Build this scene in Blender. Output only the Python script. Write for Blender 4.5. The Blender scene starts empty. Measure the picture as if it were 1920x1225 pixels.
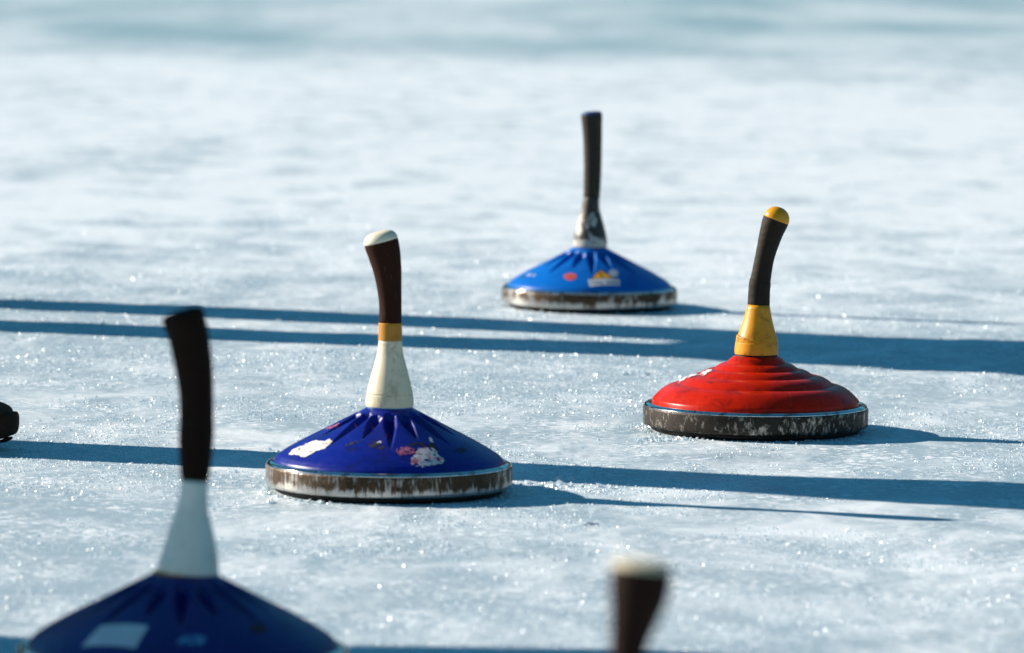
import bpy, bmesh, math, random
import numpy as np
from mathutils import Vector, Matrix, Euler

random.seed(7)
rng = np.random.default_rng(11)
scene = bpy.context.scene
col = scene.collection
R = math.radians

# ------------------------------------------------------------------ materials
def new_mat(name):
    m = bpy.data.materials.new(name)
    m.use_nodes = True
    nt = m.node_tree
    b = nt.nodes["Principled BSDF"]
    return m, nt, b

def N(nt, kind, **kw):
    n = nt.nodes.new(kind)
    for k, v in kw.items():
        setattr(n, k, v)
    return n

def setin(n, **kw):
    for k, v in kw.items():
        n.inputs[k.replace("_", " ")].default_value = v
    return n

def noise(nt, vec, scale, detail=3, rough=.55, dist=0.0):
    n = N(nt, "ShaderNodeTexNoise")
    setin(n, Scale=scale, Detail=detail, Roughness=rough, Distortion=dist)
    if vec is not None:
        nt.links.new(vec, n.inputs["Vector"])
    return n.outputs["Fac"]

def ramp(nt, fac, stops, interp="LINEAR"):
    n = N(nt, "ShaderNodeValToRGB")
    n.color_ramp.interpolation = interp
    cr = n.color_ramp
    while len(cr.elements) < len(stops):
        cr.elements.new(.5)
    for e, (p, c) in zip(cr.elements, stops):
        e.position = p
        e.color = (c if hasattr(c, "__len__") else (c, c, c)) + ((1,) if not hasattr(c, "__len__") or len(c) == 3 else ())
    nt.links.new(fac, n.inputs["Fac"])
    return n.outputs["Color"]

def mix(nt, fac, a, b, mode="MIX"):
    n = N(nt, "ShaderNodeMix", data_type="RGBA", blend_type=mode)
    if isinstance(fac, (int, float)):
        n.inputs["Factor"].default_value = fac
    else:
        nt.links.new(fac, n.inputs["Factor"])
    for i, v in ((6, a), (7, b)):
        if isinstance(v, tuple):
            n.inputs[i].default_value = v + (1,) if len(v) == 3 else v
        else:
            nt.links.new(v, n.inputs[i])
    return n.outputs[2]

def math_(nt, op, a, b=0.0, c=0.0):
    n = N(nt, "ShaderNodeMath", operation=op)
    for i, v in enumerate((a, b, c)):
        if isinstance(v, (int, float)):
            n.inputs[i].default_value = v
        else:
            nt.links.new(v, n.inputs[i])
    return n.outputs[0]

def mapping(nt, src, scale=(1, 1, 1), loc=(0, 0, 0), rot=(0, 0, 0)):
    n = N(nt, "ShaderNodeMapping")
    n.inputs["Scale"].default_value = scale
    n.inputs["Location"].default_value = loc
    n.inputs["Rotation"].default_value = rot
    nt.links.new(src, n.inputs["Vector"])
    return n.outputs["Vector"]

def objco(nt):
    return N(nt, "ShaderNodeTexCoord").outputs["Object"]

def bump(nt, b, h, strength=.3, dist=.001):
    n = N(nt, "ShaderNodeBump")
    setin(n, Strength=strength, Distance=dist)
    nt.links.new(h, n.inputs["Height"])
    nt.links.new(n.outputs["Normal"], b.inputs["Normal"])

def plastic(name, base, var=.25, rough=.4, dirt=(.03, .025, .02), dirt_amt=.25, scale=30, bump_s=.06, spec=.4):
    """worn plastic / rubber / wood: blotchy colour, scattered dirt, fine scratches"""
    m, nt, b = new_mat(name)
    o = objco(nt)
    f1 = noise(nt, o, scale, 4, .6)
    dark = tuple(c * (1 - var) for c in base)
    c = mix(nt, f1, dark, tuple(min(1, c * (1 + var * .6)) for c in base))
    f2 = noise(nt, mapping(nt, o, loc=(3.1, 1.7, .4)), scale * 1.7, 6, .7, .6)
    mk = ramp(nt, f2, [(.51, 0.0), (.70, 1.0)])
    c = mix(nt, math_(nt, "MULTIPLY", mk, dirt_amt), c, dirt)
    # hairline scratches, a little paler than the paint
    for rz, ry, sc in ((.5, .3, (900, 14, 60)), (-.8, .2, (14, 800, 60)), (1.9, -.4, (700, 11, 40))):
        ln = noise(nt, mapping(nt, o, sc, (rz, ry, 0), (0, ry, rz)), 1.0, 2, .5)
        c = mix(nt, math_(nt, "MULTIPLY", ramp(nt, ln, [(.70, 0.0), (.74, 1.0)]), .35), c, tuple(min(.8, q * 1.5 + .10) for q in base))
    nt.links.new(c, b.inputs["Base Color"])
    rr = math_(nt, "MULTIPLY_ADD", noise(nt, o, scale * 4, 3), .25, rough - .12)
    nt.links.new(rr, b.inputs["Roughness"])
    b.inputs["Specular IOR Level"].default_value = spec
    bump(nt, b, noise(nt, o, scale * 22, 3, .6), bump_s, .0006)
    return m

def flat(name, base, rough=.55, nscale=250, var=.2):
    m, nt, b = new_mat(name)
    f = noise(nt, objco(nt), nscale, 3)
    c = mix(nt, f, tuple(x * (1 - var) for x in base), tuple(min(1, x * (1 + var)) for x in base))
    nt.links.new(c, b.inputs["Base Color"])
    b.inputs["Roughness"].default_value = rough
    return m

def torn_paper(name, a, b_, c_, t=(.48, .60), scale=150):
    m, nt, b = new_mat(name)
    o = objco(nt)
    f = noise(nt, o, scale, 5, .7, .8)
    c = mix(nt, ramp(nt, f, [(t[0], 0.0), (t[1], 1.0)]), a, b_)
    f2 = noise(nt, mapping(nt, o, loc=(2, 5, 1)), scale * .8, 5, .7)
    c = mix(nt, ramp(nt, f2, [(.6, 0.0), (.66, 1.0)]), c, c_)
    nt.links.new(c, b.inputs["Base Color"])
    b.inputs["Roughness"].default_value = .7
    return m

def steel(name, seed, cover, zs=.10, fr=330, light=(.58, .57, .54), rust=(.034, .019, .008), zlo=.011, zhi=.021, low_frost=.7):
    """side band of the plate: scraped bright metal, rust and dirt in vertical runs, scoured pale towards the ice"""
    m, nt, b = new_mat(name)
    o = objco(nt)
    sep = N(nt, "ShaderNodeSeparateXYZ")
    nt.links.new(o, sep.inputs[0])
    z = sep.outputs["Z"]
    runs = noise(nt, mapping(nt, o, (1, 1, zs), (seed, seed * 1.3, 0)), fr, 5, .72)
    blot = noise(nt, mapping(nt, o, (1, 1, .8), (seed * 2, 0, 0)), 55, 6, .72, .5)
    big = noise(nt, mapping(nt, o, (1, 1, .4), (0, seed, 0)), 16, 2, .5)
    s = math_(nt, "ADD", math_(nt, "MULTIPLY", runs, .8), math_(nt, "ADD", math_(nt, "MULTIPLY", blot, .75), math_(nt, "MULTIPLY", big, .35)))
    s = math_(nt, "MULTIPLY_ADD", math_(nt, "SUBTRACT", s, .9), 2.3, .9)
    mr = N(nt, "ShaderNodeMapRange", interpolation_type="SMOOTHSTEP")
    setin(mr, From_Min=zlo, From_Max=zhi, To_Min=-.55 * low_frost, To_Max=.10)
    nt.links.new(z, mr.inputs["Value"])
    s = math_(nt, "ADD", s, mr.outputs[0])
    mask = ramp(nt, math_(nt, "MULTIPLY", s, .6), [(.47 - cover, 0.0), (.66 - cover, 1.0)])
    fine = noise(nt, mapping(nt, o, (1, 1, .3)), 700, 3, .6)
    metal = mix(nt, fine, tuple(x * .62 for x in light), light)
    grime = mix(nt, ramp(nt, runs, [(.38, 0.0), (.62, 1.0)]), tuple(x * .6 for x in rust), tuple(x * 2.6 for x in rust))
    nt.links.new(mix(nt, mask, metal, grime), b.inputs["Base Color"])
    nt.links.new(math_(nt, "MULTIPLY_ADD", mask, -.35, .88), b.inputs["Metallic"])
    nt.links.new(math_(nt, "MULTIPLY_ADD", mask, .20, .30), b.inputs["Roughness"])
    bump(nt, b, math_(nt, "ADD", blot, math_(nt, "MULTIPLY", fine, .4)), .25, .0006)
    return m

def chrome(name):
    m, nt, b = new_mat(name)
    o = objco(nt)
    f = noise(nt, mapping(nt, o, (1, 1, 1)), 90, 5, .7)
    c = mix(nt, ramp(nt, f, [(.50, 0.0), (.64, 1.0)]), (.78, .77, .75), (.12, .08, .05))
    nt.links.new(c, b.inputs["Base Color"])
    b.inputs["Metallic"].default_value = 1
    nt.links.new(math_(nt, "MULTIPLY_ADD", f, .14, .05), b.inputs["Roughness"])
    bump(nt, b, noise(nt, o, 900, 2), .05, .0003)
    return m

M = {}
M["blue"] = plastic("dome_ultramarine", (.003, .014, .25), .3, .34, (.006, .006, .03), .6, 26, .05, .3)
M["azure"] = plastic("dome_azure", (.001, .135, .54), .18, .34, (.01, .02, .08), .35, 22, .05, .22)
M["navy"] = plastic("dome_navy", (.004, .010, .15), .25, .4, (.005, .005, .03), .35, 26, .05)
M["red"] = plastic("dome_red", (.55, .0145, .0008), .25, .30, (.06, .003, .001), .7, 24, .05, .16)
M["ivory"] = plastic("sleeve_ivory", (.78, .68, .48), .14, .45, (.20, .13, .06), .62, 34, .05)
M["greywhite"] = plastic("sleeve_grey_white", (.84, .84, .74), .12, .5, (.25, .22, .15), .25, 30, .05)
M["yellow"] = plastic("sleeve_yellow", (.78, .33, .008), .18, .42, (.16, .06, .004), .8, 36, .05)
M["cap_yellow"] = plastic("cap_yellow", (.80, .34, .010), .12, .35, (.25, .10, .01), .3, 40, .04)
M["cap_ivory"] = plastic("cap_ivory", (.80, .72, .55), .1, .45, (.3, .2, .1), .2, 40, .04)
M["cap_navy"] = plastic("cap_blue_grey", (.02, .06, .16), .3, .45, (.1, .1, .1), .3, 60, .05)
M["ochre"] = plastic("ochre_tape", (.50, .22, .02), .18, .55, (.12, .05, .01), .4, 60, .15)
M["brown"] = plastic("grip_brown_rubber", (.032, .0090, .0035), .25, .75, (.015, .007, .004), .4, 60, .2, .15)
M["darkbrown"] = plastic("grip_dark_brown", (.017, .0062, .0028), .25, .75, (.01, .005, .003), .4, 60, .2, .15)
M["black"] = plastic("black_rubber", (.012, .011, .010), .3, .6, (.04, .035, .03), .3, 60, .2, .3)
M["gasket_cyan"] = flat("gasket_cyan", (.02, .22, .62), .4)
M["chrome"] = chrome("chromed_rim")
M["steel_b"] = steel("steel_streaked", 1.3, .03, zlo=.009, zhi=.019)
M["steel_f"] = steel("steel_worn", 4.1, -.015, .35, 160, low_frost=.55)
M["steel_r"] = steel("steel_dark", 7.7, .058, .55, 190, low_frost=-.1, rust=(.014, .010, .007), light=(.50,.45,.38))
M["steel_n"] = steel("steel_plain", 2.9, .06)

def tape_mat(name, base, pitch):
    m, nt, b = new_mat(name)
    o = objco(nt)
    w = N(nt, "ShaderNodeTexWave", bands_direction="Z")
    setin(w, Scale=pitch, Distortion=5.0, Detail=2, Detail_Scale=1.2)
    nt.links.new(mapping(nt, o, (1, 1, 1), (0, 0, 0), (.14, .05, 0)), w.inputs["Vector"])
    f = noise(nt, o, 80, 4, .6)
    c = mix(nt, f, tuple(x * .7 for x in base), tuple(x * 1.3 for x in base))
    nt.links.new(c, b.inputs["Base Color"])
    b.inputs["Roughness"].default_value = .7
    b.inputs["Specular IOR Level"].default_value = .25
    bump(nt, b, math_(nt, "ADD", w.outputs["Fac"], math_(nt, "MULTIPLY", f, 1.2)), .12, .0012)
    return m
M["taupe"] = tape_mat("grip_taupe_tape", (.038, .030, .021), 30)
M["olive"] = tape_mat("grip_black_tape", (.020, .015, .008), 34)

def peeled(name):
    """sleeve with its white coat flaked off in patches"""
    m, nt, b = new_mat(name)
    o = objco(nt)
    f = noise(nt, mapping(nt, o, (1, 1, .7), (.31, .12, .5)), 48, 5, .62, .7)
    sep = N(nt, "ShaderNodeSeparateXYZ"); nt.links.new(o, sep.inputs[0])
    mr = N(nt, "ShaderNodeMapRange"); setin(mr, From_Min=.096, From_Max=.108, To_Min=-.16, To_Max=.03)
    nt.links.new(sep.outputs["Z"], mr.inputs["Value"])
    k = ramp(nt, math_(nt, "ADD", f, mr.outputs[0]), [(.462, 0.0), (.490, 1.0)])
    fine = noise(nt, o, 160, 4, .6)
    c = mix(nt, k, mix(nt, fine, (.40, .39, .35), (.64, .62, .57)), mix(nt, fine, (.012, .010, .008), (.055, .045, .036)))
    nt.links.new(c, b.inputs["Base Color"])
    b.inputs["Roughness"].default_value = .5
    bump(nt, b, k, -.5, .0006)
    return m
M["peeled"] = peeled("sleeve_peeling_white")

M["st_white"] = torn_paper("sticker_torn_white", (.78, .76, .72), (.62, .56, .52), (.30, .27, .26), (.45, .62), 110)
M["st_pinkwhite"] = torn_paper("sticker_torn_pink", (.74, .68, .68), (.55, .14, .17), (.62, .58, .60), (.52, .56), 120)
M["st_pink"] = torn_paper("sticker_residue_pink", (.50, .12, .22), (.10, .02, .12), (.70, .35, .40), (.45, .55), 170)
M["scuff"] = flat("scuff_black", (.012, .008, .012), .7)
M["st_olive"] = flat("sticker_ghost_olive", (.022, .02, .03), .6)
M["st_yellow"] = flat("sticker_yellow", (.85, .40, .01), .4, 200, .1)
M["st_black"] = flat("sticker_black", (.015, .013, .012), .45)
M["st_label"] = flat("sticker_label_white", (.62, .66, .72), .5, 300, .1)
M["st_ink"] = flat("sticker_ink", (.10, .11, .14), .5)
M["st_red"] = torn_paper("sticker_red", (.60, .08, .05), (.48, .05, .04), (.66, .20, .14), (.45, .6), 140)
M["st_redink"] = flat("sticker_red_ink", (.30, .03, .03), .5)
M["st_round"] = torn_paper("sticker_silver", (.45, .52, .58), (.35, .42, .5), (.6, .65, .7), (.45, .6), 160)
M["st_lb"] = torn_paper("sticker_light_blue", (.10, .32, .50), (.03, .12, .3), (.2, .45, .6), (.45, .6), 130)
M["st_dr"] = flat("sticker_dark_red", (.05, .006, .012), .6)
M["st_grey"] = torn_paper("sticker_grey_white", (.66, .68, .72), (.55, .58, .63), (.48, .5, .55), (.4, .6), 90)

# ---------------------------------------------------------------- mesh helpers
def obj_from(name, verts, faces, mats, parent=None, smooth=True, mat_idx=None, loc=(0, 0, 0)):
    me = bpy.data.meshes.new(name)
    me.from_pydata([tuple(v) for v in verts], [], faces)
    for m in (mats if isinstance(mats, (list, tuple)) else [mats]):
        me.materials.append(m)
    if mat_idx is not None:
        me.polygons.foreach_set("material_index", mat_idx)
    me.polygons.foreach_set("use_smooth", [smooth] * len(me.polygons))
    me.update()
    o = bpy.data.objects.new(name, me)
    o.location = loc
    col.objects.link(o)
    if parent:
        o.parent = parent
    return o

def empty(name, loc, rz=0.0, label=None, cat=None, group=None):
    o = bpy.data.objects.new(name, None)
    o.empty_display_size = .1
    o.location = loc
    o.rotation_euler = (0, 0, rz)
    col.objects.link(o)
    if label: o["label"] = label
    if cat: o["category"] = cat
    if group: o["group"] = group
    return o

def lathe(prof, seg=128, close=True):
    """prof: list of (r, z) from bottom/outside up to the axis; returns verts, faces"""
    v, f = [], []
    for r, z in prof:
        for i in range(seg):
            a = 2 * math.pi * i / seg
            v.append((r * math.cos(a), r * math.sin(a), z))
    n = len(prof)
    for j in range(n - 1):
        for i in range(seg):
            k = (i + 1) % seg
            f.append((j * seg + i, j * seg + k, (j + 1) * seg + k, (j + 1) * seg + i))
    if close:
        f.append(tuple(range(seg))[::-1])
        f.append(tuple((n - 1) * seg + i for i in range(seg)))
    return v, f

def catmull(pts, sub):
    P = [np.array(p, float) for p in pts]
    P = [2 * P[0] - P[1]] + P + [2 * P[-1] - P[-2]]
    out = []
    for i in range(1, len(P) - 2):
        a, b, c, d = P[i - 1:i + 3]
        for k in range(sub):
            t = k / sub
            out.append(.5 * (2 * b + (c - a) * t + (2 * a - 5 * b + 4 * c - d) * t * t + (3 * b - a - 3 * c + d) * t ** 3))
    out.append(P[-2])
    return out

def handle_loft(spec, seg=48, cap=None, depth=.9, sub=6, ncap=10):
    """spec (z, dx, r): a round handle leaning in the local XZ plane; cap = height/r of a rounded end"""
    S = catmull(spec, sub)
    cen = [np.array((s[1], 0, s[0])) for s in S]
    rad = [s[2] for s in S]
    tang = []
    for i in range(len(cen)):
        t = cen[min(i + 1, len(cen) - 1)] - cen[max(i - 1, 0)]
        tang.append(t / np.linalg.norm(t))
    rings = [(c, t, r) for c, t, r in zip(cen, tang, rad)]
    def ring(c, t, r):
        ex = np.array((t[2], 0, -t[0]))
        return [tuple(c + ex * r * math.cos(2 * math.pi * i / seg) + np.array((0, 1, 0)) * r * depth * math.sin(2 * math.pi * i / seg)) for i in range(seg)]
    return rings, ring

def rings_mesh(rings, seg, cap_lo=True, cap_hi=True):
    v = [p for rg in rings for p in rg]
    f = []
    for j in range(len(rings) - 1):
        for i in range(seg):
            k = (i + 1) % seg
            f.append((j * seg + i, j * seg + k, (j + 1) * seg + k, (j + 1) * seg + i))
    if cap_lo: f.append(tuple(range(seg))[::-1])
    if cap_hi: f.append(tuple((len(rings) - 1) * seg + i for i in range(seg)))
    return v, f

def in_poly(P, x, y):
    n = len(P)
    ins = np.zeros(x.shape, bool)
    for i in range(n):
        x1, y1 = P[i]; x2, y2 = P[(i + 1) % n]
        c = ((y1 > y) != (y2 > y)) & (x < (x2 - x1) * (y - y1) / ((y2 - y1) or 1e-12) + x1)
        ins ^= c
    return ins

# -------------------------------------------------------------------- ice stock
def hash2(i, j, s):
    with np.errstate(over="ignore"):
        n = (i.astype(np.uint64) * np.uint64(374761393) + j.astype(np.uint64) * np.uint64(668265263) + np.uint64(s * 2246822519 % (2 ** 63)))
        n = (n ^ (n >> np.uint64(13))) * np.uint64(1274126177)
        n = n ^ (n >> np.uint64(16))
    return (n & np.uint64(0xFFFFFF)).astype(np.float64) / 0xFFFFFF

def vnoise(x, y, s):
    xi, yi = np.floor(x), np.floor(y)
    fx, fy = x - xi, y - yi
    fx = fx * fx * (3 - 2 * fx); fy = fy * fy * (3 - 2 * fy)
    xi = (xi + 100000).astype(np.int64); yi = (yi + 100000).astype(np.int64)
    a, b = hash2(xi, yi, s), hash2(xi + 1, yi, s)
    c, d = hash2(xi, yi + 1, s), hash2(xi + 1, yi + 1, s)
    return (a * (1 - fx) + b * fx) * (1 - fy) + (c * (1 - fx) + d * fx) * fy

PROF_FLUTED = [(.0245, .0925), (.035, .0868), (.053, .0775), (.083, .0615), (.112, .0455), (.121, .0398), (.1255, .035), (.127, .031)]
TIERS = [(.1235, .038, 0), (.0935, .0560, .0046), (.069, .0665, .0033), (.051, .0740, .0024), (.036, .0814, .0020), (.0245, .0905, .0014)]

def dome_z(kind, r, th):
    if kind == "tiered":
        z = np.full(np.shape(r), .0905)
        for (r1, z1, _), (r2, z2, b) in zip(TIERS, TIERS[1:]):
            t = np.clip((r1 - r) / (r1 - r2), 0, 1)
            zz = z1 + (z2 - z1) * t + b * 4 * t * (1 - t)
            z = np.where((r <= r1) & (r >= r2), zz, z)
        z = np.where(r > TIERS[0][0], .038 - (r - .1235) * 2.0, z)
        return z
    xs = np.array([a for a, _ in PROF_FLUTED]); zs = np.array([b for _, b in PROF_FLUTED])
    z = np.interp(r, xs, zs) + .0010 * np.exp(-((r - .098) / .022) ** 2)
    n = 16
    ph = (th - R(-88)) / (2 * math.pi / n)
    k = np.round(ph)
    d = np.abs(ph - k) * (2 * math.pi / n) * r
    rend = np.where(np.mod(k, 2) == 0, .094, .079)
    rs = np.where(np.mod(k, 2) == 0, .030, .034)
    t = np.clip((r - rs) / (rend - rs), 0, 1)
    hw = .0100 * (1 - t) ** .8 * np.clip((r - rs) / .004, 0, 1) * np.clip(r / .048, .5, 1.1)
    cut = np.clip(hw - d, 0, None) * 1.5
    return z - cut

def make_dome(kind, mat, parent):
    seg = 512
    rs = np.concatenate([[.1265], np.linspace(.1262, .0245, 110)])
    if kind == "tiered":
        rs = np.concatenate([[.1245], np.linspace(.1240, .0245, 130)])
    th = np.arange(seg) * 2 * math.pi / seg
    V = []
    for j, r in enumerate(rs):
        z = dome_z(kind, np.full(seg, r), th)
        if j == 0: z = np.full(seg, .029)
        V.append(np.stack([r * np.cos(th), r * np.sin(th), z], 1))
    V = np.concatenate(V)
    F = []
    n = len(rs)
    for j in range(n - 1):
        for i in range(seg):
            k = (i + 1) % seg
            F.append((j * seg + i, j * seg + k, (j + 1) * seg + k, (j + 1) * seg + i))
    F.append(tuple((n - 1) * seg + i for i in range(seg)))
    return obj_from("dome", V, F, mat, parent)

def decal(name, kind, layers, parent, cell=.0006, off=.0004, wob=.0, holes=0.0):
    """a sticker draped over the dome: layers [(polygon in mm, material)], later layers on top; real thin sheet"""
    P = np.array([p for L in layers for p in L[0]]) / 1000
    lo, hi = P.min(0) - .001, P.max(0) + .001
    xs = np.arange(lo[0], hi[0], cell); ys = np.arange(lo[1], hi[1], cell)
    X, Y = np.meshgrid(xs[:-1] + cell / 2, ys[:-1] + cell / 2, indexing="ij")
    if wob:
        Xq = X + wob * (np.sin(Y * 900 + X * 350) + .6 * np.sin(Y * 2300 - X * 800))
        Yq = Y + wob * (np.sin(X * 1000 + 1) + .6 * np.sin(X * 2100 + Y * 900))
    else:
        Xq, Yq = X, Y
    idx = np.full(X.shape, -1)
    mats = []
    for poly, m in layers:
        if m not in mats: mats.append(m)
        ins = in_poly([(a / 1000, b / 1000) for a, b in poly], Xq, Yq)
        idx[ins] = mats.index(m) if m else -1
    if holes:      # torn paper: bits missing
        hn = .6 * vnoise(X / .0042, Y / .0042, 41) + .4 * vnoise(X / .0016, Y / .0016, 42)
        idx[hn > 1 - holes] = -1
    GX, GY = np.meshgrid(xs, ys, indexing="ij")
    Z = dome_z(kind, np.hypot(GX, GY), np.arctan2(GY, GX)) + off
    vid, V, F, MI = {}, [], [], []
    for i, j in np.argwhere(idx >= 0):
        q = []
        for a, b in ((i, j), (i + 1, j), (i + 1, j + 1), (i, j + 1)):
            if (a, b) not in vid:
                vid[(a, b)] = len(V); V.append((GX[a, b], GY[a, b], Z[a, b]))
            q.append(vid[(a, b)])
        F.append(tuple(q)); MI.append(int(idx[i, j]))
    return obj_from(name, V, F, mats, parent, True, MI)

def make_stock(loc, label, kind, dome, ringm, gasket, sleeve, sleeve_spec, grip, grip_spec, capm, cap_h, band=None, scale=1.0, grip_lumps=0.0):
    root = empty("ice_stock", loc, 0, label, "ice stock", "ice stocks standing on the rink")
    root.scale = (scale,) * 3
    v, f = lathe([(.121, .0), (.1245, .0015), (.1252, .004), (.1245, .0078)], 160)
    obj_from("running_sole", v, f, M["black"], root)
    v, f = lathe([(.120, .0070), (.1325, .0070), (.1341, .0076), (.1348, .0090), (.1350, .011), (.1350, .0275), (.1348, .0288), (.1343, .0297)], 192)
    o = obj_from("steel_ring", v, f, ringm, root)
    v, f = lathe([(.1342, .0296), (.1339, .0306), (.1331, .0317), (.1319, .0326), (.1303, .0333), (.1287, .0336), (.1272, .0334), (.1258, .0324), (.1240, .0300)], 192)
    obj_from("rim", v, f, M["chrome"], root)
    d = make_dome(kind, dome, root)
    z0 = sleeve_spec[0][0]
    v, f = lathe([(.0246, z0 - .0045), (.0249, z0 - .003), (.0249, z0 + .0004), (.0240, z0 + .0008)], 64)
    obj_from("gasket", v, f, gasket, root)
    # sleeve
    seg = 64
    rings, ring = handle_loft(sleeve_spec, seg, depth=1.0, sub=4)
    rr = [ring(*r) for r in rings]
    v, f = rings_mesh(rr, seg)
    obj_from("handle_sleeve", v, f, sleeve, root)
    if band:
        rings, ring = handle_loft(band, seg, depth=1.0, sub=3)
        v, f = rings_mesh([ring(*r) for r in rings], seg)
        obj_from("tape_band", v, f, M["ochre"], root)
    rings, ring = handle_loft(grip_spec, seg, depth=.92, sub=8)
    if grip_lumps:
        rings = [(c, t, r * (1 + grip_lumps * math.sin(c[2] * 620) + grip_lumps * .7 * math.sin(c[2] * 1370 + 1))) for c, t, r in rings]
    v, f = rings_mesh([ring(*r) for r in rings], seg)
    obj_from("grip", v, f, grip, root)
    c, t, r = rings[-1]
    cr = [(c - t * .0006, t, r * .995)]
    for k in range(1, 13):
        a = (k / 12.4) * math.pi / 2
        cr.append((c + t * r * cap_h * math.sin(a), t, r * 1.01 * max(.02, math.cos(a)) ** (.55 if cap_h < .8 else .9)))
    v, f = rings_mesh([ring(*q) for q in cr], seg)
    obj_from("end_cap", v, f, capm, root)
    return root, d

SL = [(.0935, 0, .0260), (.0965, 0, .0263), (.1000, 0, .0262), (.1055, 0, .0257), (.1068, 0, .0254), (.1073, 0, .0248), (.1079, 0, .0252), (.1100, 0, .0250), (.125, 0, .0214), (.144, 0, .0161), (.155, 0, .0137)]

# the sharp one in the middle: ultramarine, torn stickers
st, dm = make_stock((-.1326, 6.1871, 0), "deep blue ice stock with torn white stickers, cream sleeve, ochre band and brown grip", "fluted", M["blue"], M["steel_b"], M["gasket_cyan"],
    M["ivory"], SL + [(.1664, -.0002, .0126)], M["brown"],
    [(.1850, -.0003, .0123), (.2069, -.0005, .0124), (.224, -.0019, .0135), (.2413, -.0039, .0154), (.2584, -.0072, .0176), (.2690, -.0100, .0187), (.2735, -.0112, .0188)],
    M["cap_ivory"], .62, band=[(.1660, -.0002, .0128), (.1664, -.0002, .0130), (.172, -.0002, .0130), (.178, -.0003, .0129), (.1845, -.0003, .0129), (.1852, -.0003, .0127)])
a = decal("sticker", "fluted", [([(-108.7, -42.5), (-104.6, -32.8), (-92.0, -36.6), (-80.6, -39.7), (-69.5, -54.3), (-63.6, -53.1), (-60.2, -62.0), (-64.5, -68.0), (-68.9, -72.2), (-77.9, -69.8), (-83.8, -72.8), (-90.5, -72.6), (-99.4, -56.3)], M["st_white"])], dm, wob=.0004, holes=.22)
a["label"] = "torn white sticker"
a = decal("sticker", "fluted", [([(8.2, -97.0), (16.9, -86.7), (29.0, -89.7), (30.7, -96.4), (14.4, -104.4)], M["st_pink"]),
    ([(25.7, -107.0), (30.7, -98.6), (32.7, -88.5), (42.3, -82.3), (51.3, -80.5), (54.5, -89.3), (60.6, -94.1), (61.5, -100.4), (48.9, -109.6), (38.6, -115.1), (26.7, -117.3)], M["st_pinkwhite"])], dm, wob=.0006, holes=.34)
a["label"] = "shredded pink and white sticker"
def shift(P, dx=0, dy=0): return [(x + dx, y + dy) for x, y in P]
decal("scuff_marks", "fluted", [
    ([(-71.3, -5.3), (-60.6, -7.5), (-54.4, -12.8), (-55.6, -22.6), (-66.2, -19.8)], M["st_pink"]),
    ([(-2.7, -56.4), (-.2, -56.4), (0, -70.6), (-2.5, -70.6)], M["st_pink"]), ([(-2.4, -73), (-.8, -73), (-.8, -76), (-2.4, -76)], M["st_pink"]),
    ([(41.9, -61.6), (44.8, -58.2), (49.6, -68.2), (46.6, -70.4)], M["st_pinkwhite"]),
    ([(19.9, -84.9), (28.7, -77.7), (51.2, -70.6), (53.8, -80), (37.9, -82), (30, -85)], M["scuff"]),
    ([(-22.6, -84.3), (-14, -80), (-5.1, -85.9), (-3.1, -94.0), (-12.8, -95.6)], M["scuff"]),
    ([(90.1, -50.3), (88.9, -55.7), (85.7, -62.0), (81.2, -67.4), (76.8, -70.6), (73.5, -71.2), (72.2, -69.2), (73.4, -65.0), (76.6, -59.4), (81.1, -53.9), (85.5, -49.3), (88.9, -47.9)], M["st_olive"]),
    ([(-40.5, -25.2), (-30.4, -34.1), (-30.3, -37.1), (-38.8, -30.7)], M["st_pink"]), ([(-20.6, -36.5), (-6.1, -41.7), (-17.3, -43.1)], M["st_pink"]),
    ([(-36, -75.9), (-28, -75.1), (-29.7, -79.5)], M["st_olive"]), ([(-12.5, -82.1), (-7.0, -80.1), (-8.0, -84.5)], M["st_grey"]),
    ([(-46, -78), (-38, -74), (-36, -79), (-44, -82)], M["scuff"])], dm, wob=.0007, off=.0003, holes=.45)

# the far one: azure, warning sticker
st, dm = make_stock((.1187, 8.7345, 0), "bright blue ice stock with a yellow warning sticker, peeling sleeve and tall straight dark grip", "fluted", M["azure"], M["steel_f"], M["black"],
    M["peeled"], SL + [(.1700, .0014, .0120)], M["taupe"],
    [(.1685, .0013, .0126), (.19, .002, .0132), (.2186, .0023, .0137), (.2548, .0017, .0144), (.280, .0005, .0155), (.2935, -.0003, .0163), (.2970, -.0006, .0163)], M["cap_navy"], .30, grip_lumps=.008)
ell = lambda cx, cy, rx, ry, n=20: [(cx + rx * math.cos(2 * math.pi * i / n), cy + ry * math.sin(2 * math.pi * i / n)) for i in range(n)]
a = decal("sticker", "fluted", [([(42.8, -79.0), (41.7, -84.8), (38.9, -89.9), (35.0, -92.7), (31.2, -92.7), (28.4, -89.7), (27.4, -84.9), (28.5, -79.6), (31.4, -74.6), (35.2, -71.6), (39.0, -71.2), (41.8, -74.0)], M["st_round"])], dm, off=.0003)
a["label"] = "round silvery sticker"
ink = [([(-4.0, -105.7), (44.1, -96.3), (44.8, -110.3), (-1.7, -120.5)], M["st_label"]),
    ([(-.9, -105.7), (13.7, -78.2), (39.5, -97.1)], M["st_black"]), ([(2.7, -102.7), (14.2, -81.9), (35.2, -96.3)], M["st_yellow"]),
    ([(12.9, -86.5), (15.4, -84.2), (15.0, -90.3), (19.9, -90.1), (17.4, -99.7), (15.9, -95.1), (16.8, -93.7), (12.3, -92.5)], M["st_black"])]
for k in range(8):      # two words of blurred capitals
    x = .5 + k * 2.5
    ink.append(([(x, -109.4 + .05 * x), (x + 1.8, -109.3 + .05 * x), (x + 1.8, -114.6 + .06 * x), (x, -114.7 + .06 * x)], M["st_ink"]))
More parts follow.
